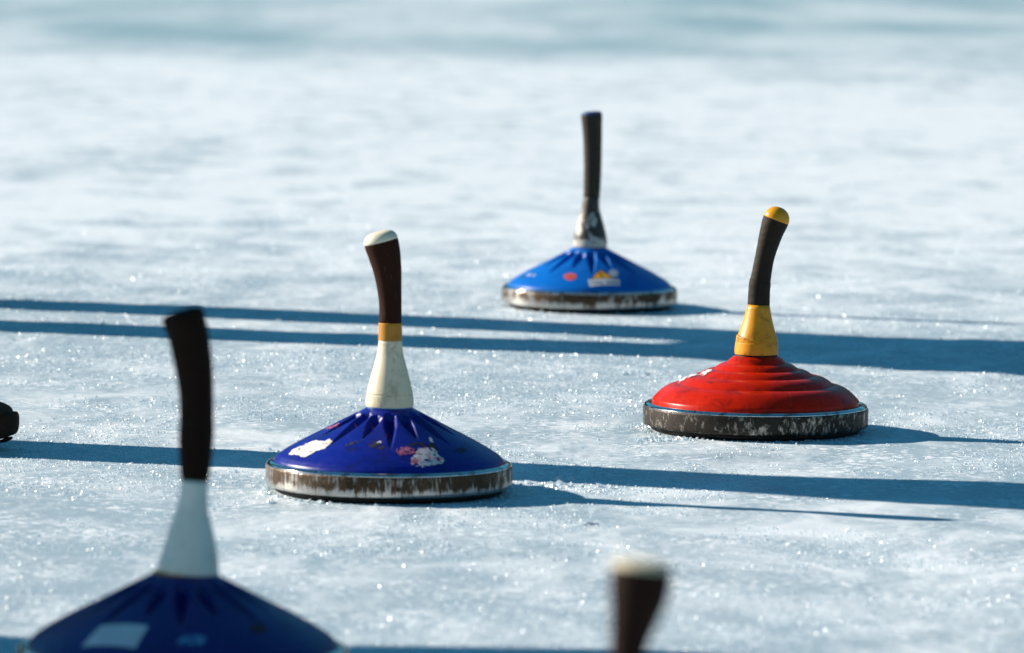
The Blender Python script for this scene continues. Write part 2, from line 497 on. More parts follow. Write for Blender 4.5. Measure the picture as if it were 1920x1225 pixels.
for k in range(7):
    x = 24 + k * 2.6
    y = -106.2 + (x - 23.4) * .29
    ink.append(([(x, y), (x + 1.9, y + .4), (x + 1.9, y - 5.2), (x, y - 5.6)], M["st_ink"]))
a = decal("sticker", "fluted", ink, dm, off=.0006)
a["label"] = "yellow warning triangle with a black lightning bolt over a white label"
a = decal("sticker", "fluted", [([(-21.4, -96.1), (-22.7, -100.3), (-26.4, -102.7), (-31.3, -102.9), (-36.2, -100.3), (-39.8, -95.9), (-41.1, -90.7), (-39.8, -86.7), (-36.2, -84.6), (-31.3, -85.0), (-26.3, -87.5), (-22.7, -91.5)], M["st_red"]),
    ([(-35, -92), (-34, -91), (-28, -95), (-29, -97)], M["st_redink"]), ([(-33, -96), (-32.5, -94.5), (-27, -98), (-28, -99)], M["st_redink"])], dm)
a["label"] = "small red oval sticker"
decal("scuff_marks", "fluted", [([(-98.2, -35.5), (-92.1, -39.3), (-90, -46.3), (-92.6, -46.7)], M["st_grey"]), ([(-106, -30), (-101, -31), (-100, -40), (-104, -40)], M["scuff"]), ([(-88, -52), (-86, -50), (-84, -56), (-86, -57)], M["st_grey"])], dm, wob=.0012)

# red one with the terraced dome
st, dm = make_stock((.2977, 6.8913, 0), "red ice stock with a terraced dome, yellow sleeve and ball-ended black grip", "tiered", M["red"], M["steel_r"], M["black"],
    M["yellow"], [(.0923, 0, .0260), (.0950, 0, .0263), (.098, 0, .0263), (.1052, 0, .0257), (.1064, 0, .0254), (.1069, 0, .0248), (.1075, 0, .0251), (.1095, .0003, .0248), (.12, .0006, .0214), (.133, .001, .0175), (.1515, .0016, .0132)], M["olive"],
    [(.1500, .0016, .0134), (.165, .002, .0131), (.178, .0028, .0130), (.1826, .0036, .0122), (.2087, .0081, .0117), (.2348, .0146, .0138), (.2480, .0188, .0154), (.2535, .0208, .0158)], M["cap_yellow"], 1.0, scale=1.015, grip_lumps=.004)
decal("scuff_marks", "tiered", [([(-93.3, -1.2), (-85.5, 8.0), (-81.4, -12.5), (-90, -10)], M["st_grey"]), ([(-82.5, 2.0), (-71.3, 11.6), (-69.0, -13.9), (-80, -17)], M["st_grey"]),
    ([(-66.3, -7), (-55.1, -9), (-53.5, -22.3), (-62.9, -25.1)], M["st_grey"])], dm, wob=.0016, off=.0006)
decal("scuff_mark", "tiered", [([(-61.8, -57.2), (-55.1, -63.3), (-58.2, -64.5)], M["scuff"])], dm, wob=.0016, off=.0006)

# near left: dark blue, in someone's shadow
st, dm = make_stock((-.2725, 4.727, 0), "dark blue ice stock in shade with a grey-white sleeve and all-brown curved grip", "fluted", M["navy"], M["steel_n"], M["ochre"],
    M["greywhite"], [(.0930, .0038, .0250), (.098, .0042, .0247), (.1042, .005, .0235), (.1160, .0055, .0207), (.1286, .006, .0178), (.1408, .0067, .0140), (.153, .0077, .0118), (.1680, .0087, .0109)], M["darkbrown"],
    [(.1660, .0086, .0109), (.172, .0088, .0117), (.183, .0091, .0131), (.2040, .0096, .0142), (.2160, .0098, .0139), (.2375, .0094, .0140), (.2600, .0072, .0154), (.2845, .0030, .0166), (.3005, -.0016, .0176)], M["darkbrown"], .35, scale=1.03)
a = decal("sticker", "fluted", [([(-75.8, -89.4), (-61.9, -68.6), (-22.5, -84.6), (-31.5, -109.5)], M["st_grey"])], dm)
a["label"] = "pale rectangular sticker"
a = decal("sticker", "fluted", [([(.6, -109.1), (5.9, -98.5), (23.6, -96.0), (23.1, -106.9)], M["st_lb"])], dm, wob=.001)
a["label"] = "light blue sticker"
a = decal("sticker", "fluted", [([(71.1, -62.2), (69.3, -68.8), (64.4, -74.1), (59.4, -75.5), (57.1, -72.5), (59.0, -66.8), (63.8, -61.2), (68.8, -59.0)], M["st_dr"])], dm)
a["label"] = "small dark red sticker"

# nearest, only the top of its handle in view
make_stock((.0690, 3.235, 0), "out-of-focus brown handle with a cream end cap, nearest of the ice stocks", "fluted", M["blue"], M["steel_n"], M["black"],
    M["ivory"], [(a_, b_ - .001, c_) for a_, b_, c_ in SL] + [(.1700, -.001, .0120)], M["darkbrown"],
    [(.1690, -.001, .0120), (.18, -.001, .0112), (.20, -.001, .0108), (.2300, -.0008, .0106), (.2475, .0002, .0109), (.265, .0034, .0142), (.278, .0058, .0170), (.2930, .0070, .0177)], M["ivory"], .24)

# ------------------------------------------------------------------------- ice
STOCKS = [(-.1326, 6.1871), (.2977, 6.8913), (.1187, 8.7345), (-.2735, 4.727), (.069, 3.235)]

def ice_height(x, y):
    h = .0016 * (vnoise(x / .34, y / .40, 1) - .5) + .0010 * (vnoise(x / .10, y / .12, 2) - .5)
    h += .0010 * (vnoise(x / .045, y / .05, 3) - .5)
    # scraped lines across the rink
    h += .0007 * (vnoise(x / .35 + y * .2, y / .028, 4) - .5)
    g = np.clip(vnoise(x / .014, y / .022, 5) - .55, 0, 1)
    dens = np.clip(vnoise(x / .22, y / .35, 6) * 1.6 - .35, .12, 1)
    h += .0016 * g * dens
    h += .0006 * (vnoise(x / .0075, y / .014, 7) - .5) * dens
    m = np.ones_like(x)
    for sx, sy in STOCKS:
        d = np.hypot(x - sx, y - sy)
        m *= np.clip((d - .128) / .02, 0, 1)
    return np.where(m < 1, np.minimum(h, .0002) * m, h) - .0002

def axis_coords():
    xs = list(np.arange(-.90, .9001, .0032))
    s, x = .0035, .90
    out = []
    while x < 260:
        s *= 1.11; x += s; out.append(x)
    xs = [-q for q in out[::-1]] + xs + out
    ys = list(np.arange(4.3, 9.6, .0065))
    y, s = 9.6, .0065
    while y < 32:
        s = min(s * 1.01, .0065 * (y / 9.6) ** 2 * 1.0 + .004); y += s; ys.append(y)
    while y < 420:
        s *= 1.12; y += s; ys.append(y)
    y, s, lo = 4.3, .0065, []
    while y > -60:
        s *= 1.09; y -= s; lo.append(y)
    return np.array(xs), np.array(lo[::-1] + ys)

xs, ys = axis_coords()
GX, GY = np.meshgrid(xs, ys, indexing="xy")
fade = np.clip(1.2 - np.hypot(GX, np.clip(GY - 6, 0, None) * .06) / 2.5, 0, 1)
Z = ice_height(GX, GY) * np.where(np.abs(GX) < 1.3, 1, fade)
nx, ny = len(xs), len(ys)
V = np.stack([GX, GY, Z], -1).reshape(-1, 3).astype(np.float32)
jj, ii = np.meshgrid(np.arange(ny - 1), np.arange(nx - 1), indexing="ij")
b0 = (jj * nx + ii).reshape(-1)
Q = np.stack([b0, b0 + 1, b0 + nx + 1, b0 + nx], 1).astype(np.int32)
def fast_mesh(name, V, F, mats, smooth):
    k = F.shape[1]
    me = bpy.data.meshes.new(name)
    me.vertices.add(len(V)); me.vertices.foreach_set("co", V.astype(np.float32).reshape(-1))
    me.loops.add(F.size); me.loops.foreach_set("vertex_index", F.reshape(-1).astype(np.int32))
    me.polygons.add(len(F))
    me.polygons.foreach_set("loop_start", np.arange(0, F.size, k, dtype=np.int32))
    me.polygons.foreach_set("loop_total", np.full(len(F), k, np.int32))
    me.polygons.foreach_set("use_smooth", np.full(len(F), smooth))
    for m in mats: me.materials.append(m)
    me.update(calc_edges=True); me.validate()
    o = bpy.data.objects.new(name, me); col.objects.link(o)
    return o

def ice_material():
    m, nt, b = new_mat("frosted_ice")
    o = objco(nt)
    # frosted white crust against barer, glassier blue-grey ice
    f1 = noise(nt, mapping(nt, o, (1, .6, 1)), 7.5, 8, .70, .6)
    f2 = noise(nt, mapping(nt, o, (1, .35, 1), (4, 2, 0)), 1.3, 4, .55, .3)
    f = math_(nt, "ADD", math_(nt, "MULTIPLY", f1, .75), math_(nt, "MULTIPLY", f2, .35))
    sepf = N(nt, "ShaderNodeSeparateXYZ"); nt.links.new(o, sepf.inputs[0])
    crust = N(nt, "ShaderNodeMapRange", interpolation_type="SMOOTHSTEP")      # whiter down the rink, greyer up close
    setin(crust, From_Min=7.0, From_Max=11.5, To_Min=-.055, To_Max=.075)
    nt.links.new(sepf.outputs["Y"], crust.inputs["Value"])
    f = math_(nt, "ADD", f, crust.outputs[0])
    frost = ramp(nt, f, [(.478, 0.0), (.632, 1.0)])
    # darker teal bands far down the rink
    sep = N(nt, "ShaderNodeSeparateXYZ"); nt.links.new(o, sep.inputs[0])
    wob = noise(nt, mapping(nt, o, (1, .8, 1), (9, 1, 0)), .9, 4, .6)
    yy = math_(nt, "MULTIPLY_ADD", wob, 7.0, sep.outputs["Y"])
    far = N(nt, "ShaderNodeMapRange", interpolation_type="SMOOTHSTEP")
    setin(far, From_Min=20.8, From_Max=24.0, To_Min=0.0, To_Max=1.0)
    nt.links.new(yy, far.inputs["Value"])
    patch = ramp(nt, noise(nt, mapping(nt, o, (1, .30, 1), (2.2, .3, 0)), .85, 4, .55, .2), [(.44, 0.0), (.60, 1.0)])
    band_mask = math_(nt, "MULTIPLY", far.outputs[0], math_(nt, "MULTIPLY_ADD", patch, .55, .35))
    fine = noise(nt, mapping(nt, o, (1, .6, 1)), 120, 4, .65)
    ice_c = mix(nt, fine, (.335, .445, .512), (.445, .56, .63))
    frost_c = mix(nt, fine, (.75, .845, .90), (.94, .955, .975))
    # grainy rime: centimetre flecks of white, thick in some places and scraped away in others
    fl = noise(nt, mapping(nt, o, (1, .9, 1), (1, 3, 0)), 85, 4, .7, .4)
    cl = noise(nt, mapping(nt, o, (1, .7, 1), (7, 2, 0)), 9, 5, .65)
    fleck = ramp(nt, math_(nt, "ADD", fl, math_(nt, "MULTIPLY_ADD", cl, .5, -.25)), [(.52, 0.0), (.64, 1.0)])
    frost = math_(nt, "MAXIMUM", math_(nt, "MULTIPLY", frost, .82), fleck)
    # slide tracks and skate scratches, long and thin
    for ang, sx, sy, lo in ((1.40, 38, .42, .69), (.06, .9, 60, .68), (-.35, .7, 45, .70)):
        ln = noise(nt, mapping(nt, o, (sx, sy, 1), (ang, 3 * ang, 0), (0, 0, -ang if sx < 2 else 1.5708 - ang)), 1.0, 3, .5, .15)
        frost = math_(nt, "MAXIMUM", frost, math_(nt, "MULTIPLY", ramp(nt, ln, [(lo, 0.0), (lo + .05, 1.0)]), .6))
    c = mix(nt, frost, ice_c, frost_c)
    c = mix(nt, band_mask, c, (.24, .40, .46))
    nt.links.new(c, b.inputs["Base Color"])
    b.inputs["IOR"].default_value = 1.31
    b.inputs["Specular IOR Level"].default_value = .35
    nt.links.new(math_(nt, "MULTIPLY_ADD", frost, .25, .42), b.inputs["Roughness"])
    g = noise(nt, mapping(nt, o, (1, .7, 1)), 330, 4, .7)
    g2 = noise(nt, mapping(nt, o, (.06, 1, 1), (0, 0, 0), (0, 0, .05)), 130, 4, .65)
    bump(nt, b, math_(nt, "ADD", math_(nt, "MULTIPLY", g, .5), math_(nt, "MULTIPLY", g2, .9)), .5, .0020)
    return m
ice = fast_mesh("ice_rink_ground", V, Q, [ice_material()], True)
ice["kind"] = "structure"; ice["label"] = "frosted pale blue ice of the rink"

# unseen wooded slopes, added to darken rim reflections and cut sky fill
def added_hills():
    n, V, F = 240, [], []
    prof = [(150, -.5), (165, .12), (200, .45), (250, .8), (320, 1.0), (360, .7)]
    th = np.arange(n) * 2 * math.pi / n
    top = 62 * (.55 + .5 * vnoise(th * 1.9 + 3, th * 0, 31) + .3 * vnoise(th * 6, th * 0 + 2, 32))
    top = top * np.where(np.cos(th - math.radians(161.5)) > .80, .62, 1.0)
    for k, (r, z) in enumerate(prof):
        jit = 1 + .12 * (vnoise(th * 25, th * 0 + k, 33) - .5)
        V.append(np.stack([r * jit * np.cos(th), r * jit * np.sin(th), z * top * jit], 1))
    V = np.concatenate(V)
    for k in range(len(prof) - 1):
        for i in range(n):
            j = (i + 1) % n
            F.append((k * n + i, k * n + j, (k + 1) * n + j, (k + 1) * n + i))
    m, nt, b = new_mat("added_hillside")
    o = objco(nt)
    f = noise(nt, o, .25, 6, .7)
    g = noise(nt, o, .02, 4, .6)
    c = mix(nt, f, (.010, .018, .016), (.04, .06, .05))
    c = mix(nt, ramp(nt, g, [(.60, 0.0), (.66, 1.0)]), c, (.5, .55, .6))
    nt.links.new(c, b.inputs["Base Color"]); b.inputs["Roughness"].default_value = .9
    o = obj_from("added_hills", V, F, m); o["kind"] = "structure"; o["label"] = "dark wooded slopes out of view, added to deepen reflections and shade"
added_hills()

# ice crumbs and frost crystals lying on the rink
def crumb_material():
    m, nt, b = new_mat("ice_crumb")
    o = objco(nt)
    f = noise(nt, o, 90, 2)
    nt.links.new(mix(nt, f, (.80, .90, .95), (.93, .97, .99)), b.inputs["Base Color"])
    b.inputs["Roughness"].default_value = .33
    b.inputs["IOR"].default_value = 1.5
    out = nt.nodes["Material Output"]
    tr = N(nt, "ShaderNodeBsdfTranslucent"); tr.inputs["Color"].default_value = (.85, .93, .97, 1)
    ms = N(nt, "ShaderNodeMixShader"); ms.inputs[0].default_value = .6
    nt.links.new(b.outputs[0], ms.inputs[1]); nt.links.new(tr.outputs[0], ms.inputs[2])
    gl = N(nt, "ShaderNodeBsdfGlossy"); gl.inputs["Roughness"].default_value = .38; gl.inputs["Color"].default_value = (.95, .98, 1, 1)
    m2 = N(nt, "ShaderNodeMixShader"); m2.inputs[0].default_value = .16      # light thrown back from inside the facets
    nt.links.new(ms.outputs[0], m2.inputs[1]); nt.links.new(gl.outputs[0], m2.inputs[2])
    nt.links.new(m2.outputs[0], out.inputs["Surface"])
    return m
cm = crumb_material()

def crumbs(name, px, py, size, flat_=.95):
    n = len(px)
    base = np.array([(1, 0, 0), (-1, 0, 0), (0, 1, 0), (0, -1, 0), (0, 0, 1), (0, 0, -1)], float)
    tri = np.array([(0, 2, 4), (2, 1, 4), (1, 3, 4), (3, 0, 4), (2, 0, 5), (1, 2, 5), (3, 1, 5), (0, 3, 5)])
    rad = rng.uniform(.45, 1.25, (n, 6, 1))
    P = base[None] * rad + rng.normal(0, .16, (n, 6, 3))
    # random rotations
    q = rng.normal(size=(n, 4)); q /= np.linalg.norm(q, axis=1)[:, None]
    w, x, y, z = q.T
    Rm = np.stack([1 - 2 * (y * y + z * z), 2 * (x * y - z * w), 2 * (x * z + y * w), 2 * (x * y + z * w), 1 - 2 * (x * x + z * z), 2 * (y * z - x * w), 2 * (x * z - y * w), 2 * (y * z + x * w), 1 - 2 * (x * x + y * y)], 1).reshape(n, 3, 3)
    P = np.einsum("nij,nkj->nki", Rm, P)
    P[:, :, 2] *= flat_
    P *= size[:, None, None]
    zc = ice_height(px, py) + size * .22
    P += np.stack([px, py, zc], 1)[:, None, :]
    F = (tri[None] + (np.arange(n) * 6)[:, None, None]).reshape(-1, 3)
    o = fast_mesh(name, P.reshape(-1, 3), F, [cm], False)
    o["kind"] = "stuff"
    return o

def clear_of_stocks(x, y, r=.127):
    k = np.ones(len(x), bool)
    for sx, sy in STOCKS: k &= np.hypot(x - sx, y - sy) > r
    return k

n0 = 560000
y = 4.4 + (15.5 - 4.4) * rng.random(n0) ** 1.6
x = (rng.random(n0) * 2 - 1) * (.62 * y / 6 + .10)
keep = (rng.random(n0) < np.clip((11.5 - y) / 3.2, 0, 1)) & (vnoise(x / .16, y / .26, 21) * .55 + vnoise(x / .05, y / .07, 22) * .45 > .40 + .25 * rng.random(n0)) & clear_of_stocks(x, y)
x, y = x[keep], y[keep]
crumbs("frost_crystals", x, y, (.00042 + .0014 * rng.random(len(x)) ** 3.6) * np.clip(y / 6, .8, 1.25))["label"] = "sparkling frost crystals scattered over the ice"
px, py, ps = [], [], []
def pile(cx, cy, lx, ly, n, s0, s1):
    px.extend(cx + rng.normal(0, lx, n)); py.extend(cy + rng.normal(0, ly, n)); ps.extend(s0 + (s1 - s0) * rng.random(n) ** 2.2)
for p in ((.052, 6.257, .012, .020, 26, .002, .0065), (.060, 6.245, .03, .03, 60, .001, .003), (.117, 6.259, .012, .015, 12, .0015, .005), (.084, 6.234, .05, .03, 50, .001, .003),
          (.083, 5.897, .006, .010, 14, .0025, .006), (-.333, 8.432, .02, .02, 16, .002, .005), (-.267, 7.901, .02, .03, 20, .002, .005), (-.311, 6.357, .002, .004, 3, .003, .0042), (-.253, 6.065, .004, .006, 4, .003, .005),
          (.176, 7.597, .014, .03, 22, .002, .006), (.177, 6.760, .022, .02, 70, .001, .0042), (.195, 6.79, .015, .02, 40, .001, .0035), (.02, 8.562, .02, .02, 26, .0015, .0042),
          (-.469, 7.915, .03, .02, 22, .0015, .0045), (-.098, 8.053, .03, .02, 14, .0015, .0045), (-.679, 8.015, .02, .02, 12, .0015, .005), (-.632, 8.293, .03, .02, 20, .001, .0045), (.596, 6.786, .02, .01, 12, .001, .003),
          (-.197, 8.06, .08, .03, 40, .001, .0035), (-.42, 6.66, .02, .02, 20, .001, .003), (-.30, 6.60, .03, .02, 25, .001, .003), (.15, 6.26, .2, .02, 60, .0008, .0026), (.0, 6.30, .06, .02, 40, .0008, .003),
          (.3, 8.02, .25, .05, 60, .001, .003), (-.1, 9.4, .5, .3, 120, .0015, .004), (.2, 7.2, .4, .3, 120, .001, .003), (0, 5.4, .35, .25, 160, .0008, .0026)):
    pile(*p)
# slide tracks scraped white across the ice
def track(x0, y0, x1, y1, n, w):
    t = rng.random(n)
    px.extend(x0 + (x1 - x0) * t + rng.normal(0, w * .3, n)); py.extend(y0 + (y1 - y0) * t + rng.normal(0, w, n)); ps.extend(.0008 + .0022 * rng.random(n) ** 2.5)
track(-.545, 9.85, -.31, 11.55, 420, .03); track(-.60, 9.3, -.30, 9.75, 160, .05); track(-.03, 9.45, .02, 9.8, 120, .03)
track(-.5, 7.35, .5, 7.22, 220, .02); track(-.5, 5.75, .3, 5.55, 260, .03); track(.05, 5.35, .5, 5.30, 200, .02); track(-.2, 7.05, .2, 7.10, 150, .02)
# shavings pushed up against the running soles
for sx, sy in STOCKS[:4]:
    for a0, a1, n, hi in ((-170, -120, 60, .0032), (-120, -60, 60, .0020), (-60, -10, 40, .0024), (150, 200, 60, .0035)):
        th = np.radians(rng.uniform(a0, a1, n)); rr = .1265 + np.abs(rng.normal(0, .006, n)) + .003
        px.extend(sx + rr * np.cos(th)); py.extend(sy + rr * np.sin(th)); ps.extend(.0008 + hi * rng.random(n) ** 2.5)
px, py, ps = np.array(px), np.array(py), np.array(ps)
k = clear_of_stocks(px, py, .129)
crumbs("ice_crumbs", px[k], py[k], ps[k], .8)["label"] = "loose chips of ice kicked up beside the stocks"

# -------------------------------------------------------------------- people
def cloth(name, base, scale=60, rough=.85):
    m, nt, b = new_mat(name)
    o = objco(nt)
    f = noise(nt, o, 9, 4, .6)
    c = mix(nt, f, tuple(x * .75 for x in base), tuple(x * 1.2 for x in base))
    nt.links.new(c, b.inputs["Base Color"])
    b.inputs["Roughness"].default_value = rough
    b.inputs["Specular IOR Level"].default_value = .2
    bump(nt, b, math_(nt, "ADD", noise(nt, o, 900, 2), math_(nt, "MULTIPLY", noise(nt, mapping(nt, o, (1, 1, .4)), 14, 4, .6), 3.0)), .35, .004)
    return m
skin_m = cloth("skin", (.52, .30, .21), rough=.5)
eye_m = flat("eye_white", (.7, .7, .68), .2); iris_m = flat("iris", (.05, .03, .02), .2)
leather = cloth("boot_leather", (.050, .026, .010), rough=.75)
sole_m = cloth("boot_sole", (.034, .020, .010), rough=.8)

def tube(pts, rads, seg=18, sub=4, squash=1.0, up=Vector((0, 1, 0))):
    S = catmull([tuple(p) + ((r if not hasattr(r, "__len__") else r[0]), (r if not hasattr(r, "__len__") else r[1])) for p, r in zip(pts, rads)], sub)
    rings = []
    for i, s in enumerate(S):
        a, c = S[max(i - 1, 0)], S[min(i + 1, len(S) - 1)]
        t = Vector(c[:3] - a[:3]).normalized()
        ex = up - t * up.dot(t); ex.normalize(); ey = t.cross(ex)
        o = Vector(s[:3])
        rings.append([tuple(o + ex * (s[4] * math.cos(2 * math.pi * q / seg)) + ey * (s[3] * math.sin(2 * math.pi * q / seg))) for q in range(seg)])
    return rings_mesh(rings, seg)

class Acc:
    def __init__(self): self.v, self.f = [], []
    def add(self, vf):
        n = len(self.v); self.v += list(vf[0]); self.f += [tuple(i + n for i in q) for q in vf[1]]
    def build(self, name, m, parent, subd=0):
        o = obj_from(name, self.v, self.f, m, parent)
        if subd:
            md = o.modifiers.new("sub", "SUBSURF"); md.levels = md.render_levels = subd
        return o

def skin_body(parent, J):
    """one continuous body grown from a skeleton"""
    vs, es, rs = [], [], []
    def add(p, r, link=None):
        vs.append(tuple(p)); rs.append(r)
        if link is not None: es.append((link, len(vs) - 1))
        return len(vs) - 1
    H, C, Nk, Hd = (Vector(J[k]) for k in ("hip", "chest", "neck", "head"))
    p = add(H, (.115, .15))
    s1 = add(H.lerp(C, .5), (.105, .13), p)
    ch = add(C, (.11, .155), s1)
    nk = add(Nk, (.055, .055), ch)
    h0 = add(Nk.lerp(Hd, .45), (.060, .058), nk)
    h1 = add(Hd, (.088, .078), h0)
    add(Hd + Vector((-.004, 0, .075)), (.080, .072), h1)
    nose = add(Hd + Vector((.095, 0, -.012)), (.012, .012), h1)
    for sd in (1, -1):
        add(Hd + Vector((-.005, .086 * sd, -.005)), (.012, .018), h1)
    for sd, n in ((1, "l"), (-1, "r")):
        kn, an, toe = (Vector(J[q + n]) for q in ("knee_", "ankle_", "toe_"))
        hp = add(H + Vector((0, .09 * sd, -.05)), (.088, .085), p)
        k = add(kn, (.056, .056), hp)
        c = add(kn.lerp(an, .35), (.056, .052), k)
        a = add(an, (.038, .036), c)
        add(toe, (.032, .038), a)
        sh, el, wr, ha = (Vector(J[q + n]) for q in ("shoulder_", "elbow_", "wrist_", "hand_"))
        s = add(sh, (.058, .058), ch)
        e = add(el, (.040, .040), s)
        w = add(wr, (.028, .024), e)
        d = (ha - wr).normalized()
        side = d.cross(Vector(J["palm_" + n])).normalized()
        pn = side.cross(d).normalized()
        pm = add(wr + d * .055, (.034, .016), w)
        for q, (off, L) in enumerate(((-.030, .070), (-.010, .080), (.010, .075), (.028, .060))):
            b0 = wr + d * .092 + side * off
            f0 = add(b0, (.0095, .0095), pm)
            f1 = add(b0 + d * L * .45 + pn * .006, (.0085, .0085), f0)
            f2 = add(b0 + d * L * .75 + pn * .020, (.0078, .0078), f1)
            add(b0 + d * L * .92 + pn * .036, (.0068, .0068), f2)
        t0 = add(wr + d * .045 - side * .040 + pn * .008, (.011, .011), pm)
        t1 = add(wr + d * .075 - side * .055 + pn * .016, (.0095, .0095), t0)
        add(wr + d * .100 - side * .058 + pn * .026, (.0080, .0080), t1)
    me = bpy.data.meshes.new("body"); me.from_pydata(vs, es, []); me.update()
    o = bpy.data.objects.new("body", me); col.objects.link(o)
    sk = o.modifiers.new("skin", "SKIN"); sk.use_smooth_shade = True
    o.modifiers.new("sub", "SUBSURF").render_levels = 2
    o.modifiers["sub"].levels = 2
    for i, r in enumerate(rs): me.skin_vertices[0].data[i].radius = r
    me.skin_vertices[0].data[0].use_root = True
    bpy.context.view_layer.update()
    me2 = bpy.data.meshes.new_from_object(o.evaluated_get(bpy.context.evaluated_depsgraph_get()))
    o.modifiers.clear(); o.data = me2
    me2.materials.clear(); me2.materials.append(skin_m)
    o.parent = parent
    return o

def boot(parent, heel, toe_dir, pitch, shaft_to):
    """lace boot: heel at 'heel' on the ground, pitched toe-up by 'pitch'; upper, shaft and a lugged sole"""
    L = .300
    ang = math.atan2(toe_dir[1], toe_dir[0])
    Mx = Matrix.Translation(Vector(heel)) @ Matrix.Rotation(ang, 4, "Z") @ Matrix.Rotation(-pitch, 4, "Y")
    out = []
    for i in range(28):
        t = 2 * math.pi * i / 28
        x = .150 + .150 * math.cos(t) ** 1 * (1 if True else 0)
        cx = math.copysign(abs(math.cos(t)) ** .75, math.cos(t)); sy = math.copysign(abs(math.sin(t)) ** .8, math.sin(t))
        x = .150 + .150 * cx
        wdt = .038 + .016 * max(0, math.sin((x - .05) / .25 * math.pi)) * (1 if x > .1 else .4) + .006 * (x > .15)
        out.append((x, wdt * sy))
    def spring(x): return .017 * max(0, (x - .24) / .06) ** 1.5
    # sole with lugs
    a = Acc(); rings = []
    for z, g in ((0.0, .95), (.001, .985), (.005, 1.0), (.024, 1.02), (.028, 1.0), (.029, .97)):
        rings.append([((x - .15) * g + .15 + .004 * (z > .003) * (z < .023) * (1 if i % 2 else -.4) * math.cos(2 * math.pi * i / 28), y * g, z + spring(x)) for i, (x, y) in enumerate(out)])
    a.add(rings_mesh([[tuple(Mx @ Vector(p)) for p in r] for r in rings], 28))
    for k in range(9):
        x0 = .022 + k * .031
        if k == 3: continue
        for sy in (-1, 1):
            bx = [(x0, sy * .008), (x0 + .018, sy * .008), (x0 + .020, sy * .040), (x0 + .004, sy * .040)]
            lo = [tuple(Mx @ Vector((x, y * (.75 if x0 < .05 or x0 > .24 else 1), -.004 + spring(x)))) for x, y in bx]
            hi = [tuple(Mx @ Vector((x, y * (.75 if x0 < .05 or x0 > .24 else 1), .003 + spring(x)))) for x, y in bx]
            n = len(a.v); a.v += lo + hi
            a.f += [(n, n + 3, n + 2, n + 1), (n + 4, n + 5, n + 6, n + 7)] + [(n + q, n + (q + 1) % 4, n + 4 + (q + 1) % 4, n + 4 + q) for q in range(4)]
    b = Acc()
    secs = []
    for s, (x, hh, w) in enumerate(((.012, .075, .028), (.03, .10, .035), (.08, .115, .037), (.13, .105, .038), (.17, .088, .044), (.21, .064, .050), (.245, .036, .049), (.268, .026, .043), (.283, .017, .034), (.291, .007, .015))):
        ring = []
        for i in range(20):
            t = 2 * math.pi * i / 20
            yy = w * math.copysign(abs(math.cos(t)) ** .7, math.cos(t)); zz = math.sin(t)
            z = .0235 + spring(x) + (hh * .5) + hh * .5 * math.copysign(abs(zz) ** .8, zz)
            ring.append(tuple(Mx @ Vector((x, yy, z))))
        secs.append(ring)
    b.add(rings_mesh(secs, 20))
    base = Mx @ Vector((.065, 0, .10))
    top = Vector(shaft_to)
    b.add(tube([base, base.lerp(top, .5), top], [(.056, .047), (.054, .050), (.060, .058)]))
    o = obj_from("boot", b.v, b.f, leather, parent)
    s_ = obj_from("boot_sole", a.v, a.f, sole_m, o)
    for q in (o, s_):
        md = q.modifiers.new("sub", "SUBSURF"); md.levels = md.render_levels = 2 if q is o else 1
    return o

def make_person(loc, label, J, jacket_c, trouser_c, hat_c, hem, hem_w, boots, group=None, hipw=.088, leg=1.0):
    root = empty("person", loc, R(-18.5), label, "person", group)
    skin_body(root, J)
    H, C, Nk, Hd = (Vector(J[k]) for k in ("hip", "chest", "neck", "head"))
    a = Acc()
    low = Vector((H.x, H.y, hem))
    pts = [low, low.lerp(H, .5), H + Vector((0, 0, .03)), H.lerp(C, .45), C, C.lerp(Nk, .55), Nk + Vector((0, 0, .01)), Nk + Vector((.005, 0, .055))]
    a.add(tube(pts, [hem_w, (hem_w[0] * .97, hem_w[1] * .97), (.165, .205), (.160, .195), (.165, .225), (.135, .190), (.082, .085), (.080, .082)], 28, 5))
    for n in "lr":
        sh, el, wr = (Vector(J[q + n]) for q in ("shoulder_", "elbow_", "wrist_"))
        a.add(tube([C.lerp(sh, .6), sh, sh.lerp(el, .5), el, el.lerp(wr, .5), wr], [.085, .090, .078, .070, .062, .048], 18, 4, up=Vector((1, .2, .1))))
    a.build("jacket", jacket_c, root)
    a = Acc()
    for sd, n in ((1, "l"), (-1, "r")):
        kn, an = Vector(J["knee_" + n]), Vector(J["ankle_" + n])
        hp = H + Vector((0, hipw * sd, -.02))
        a.add(tube([H + Vector((0, .05 * sd, .08)), hp, hp.lerp(kn, .5), kn, kn.lerp(an, .5), an + (kn - an).normalized() * .03], [(a * leg, b * leg) for a, b in ((.12, .12), (.112, .106), (.096, .092), (.085, .082), (.083, .080), (.080, .076))], 20, 5, up=Vector((0, 1, .05))))
    a.build("trousers", trouser_c, root)
    # knitted hat
    rings = []
    for z, r in ((.015, .100), (.035, .106), (.06, .105), (.10, .094), (.13, .070), (.148, .040), (.155, .008)):
        rings.append([tuple(Hd + Vector((-.006 + (r + .004) * math.cos(2 * math.pi * i / 24), r * .92 * math.sin(2 * math.pi * i / 24), z))) for i in range(24)])
    v, f = rings_mesh(rings, 24)
    obj_from("hat", v, f, hat_c, root)
    for sd in (1, -1):
        for nm, r, off, mm in (("eye", .012, 0, eye_m), ("iris", .006, .0085, iris_m)):
            bm = bmesh.new(); bmesh.ops.create_uvsphere(bm, u_segments=12, v_segments=8, radius=r)
            me = bpy.data.meshes.new(nm); bm.to_mesh(me); bm.free(); me.materials.append(mm)
            o = bpy.data.objects.new(nm, me); col.objects.link(o); o.location = Hd + Vector((.070 + off, .031 * sd, .008)); o.parent = root
    for bt in boots: boot(root, *bt)
    return root

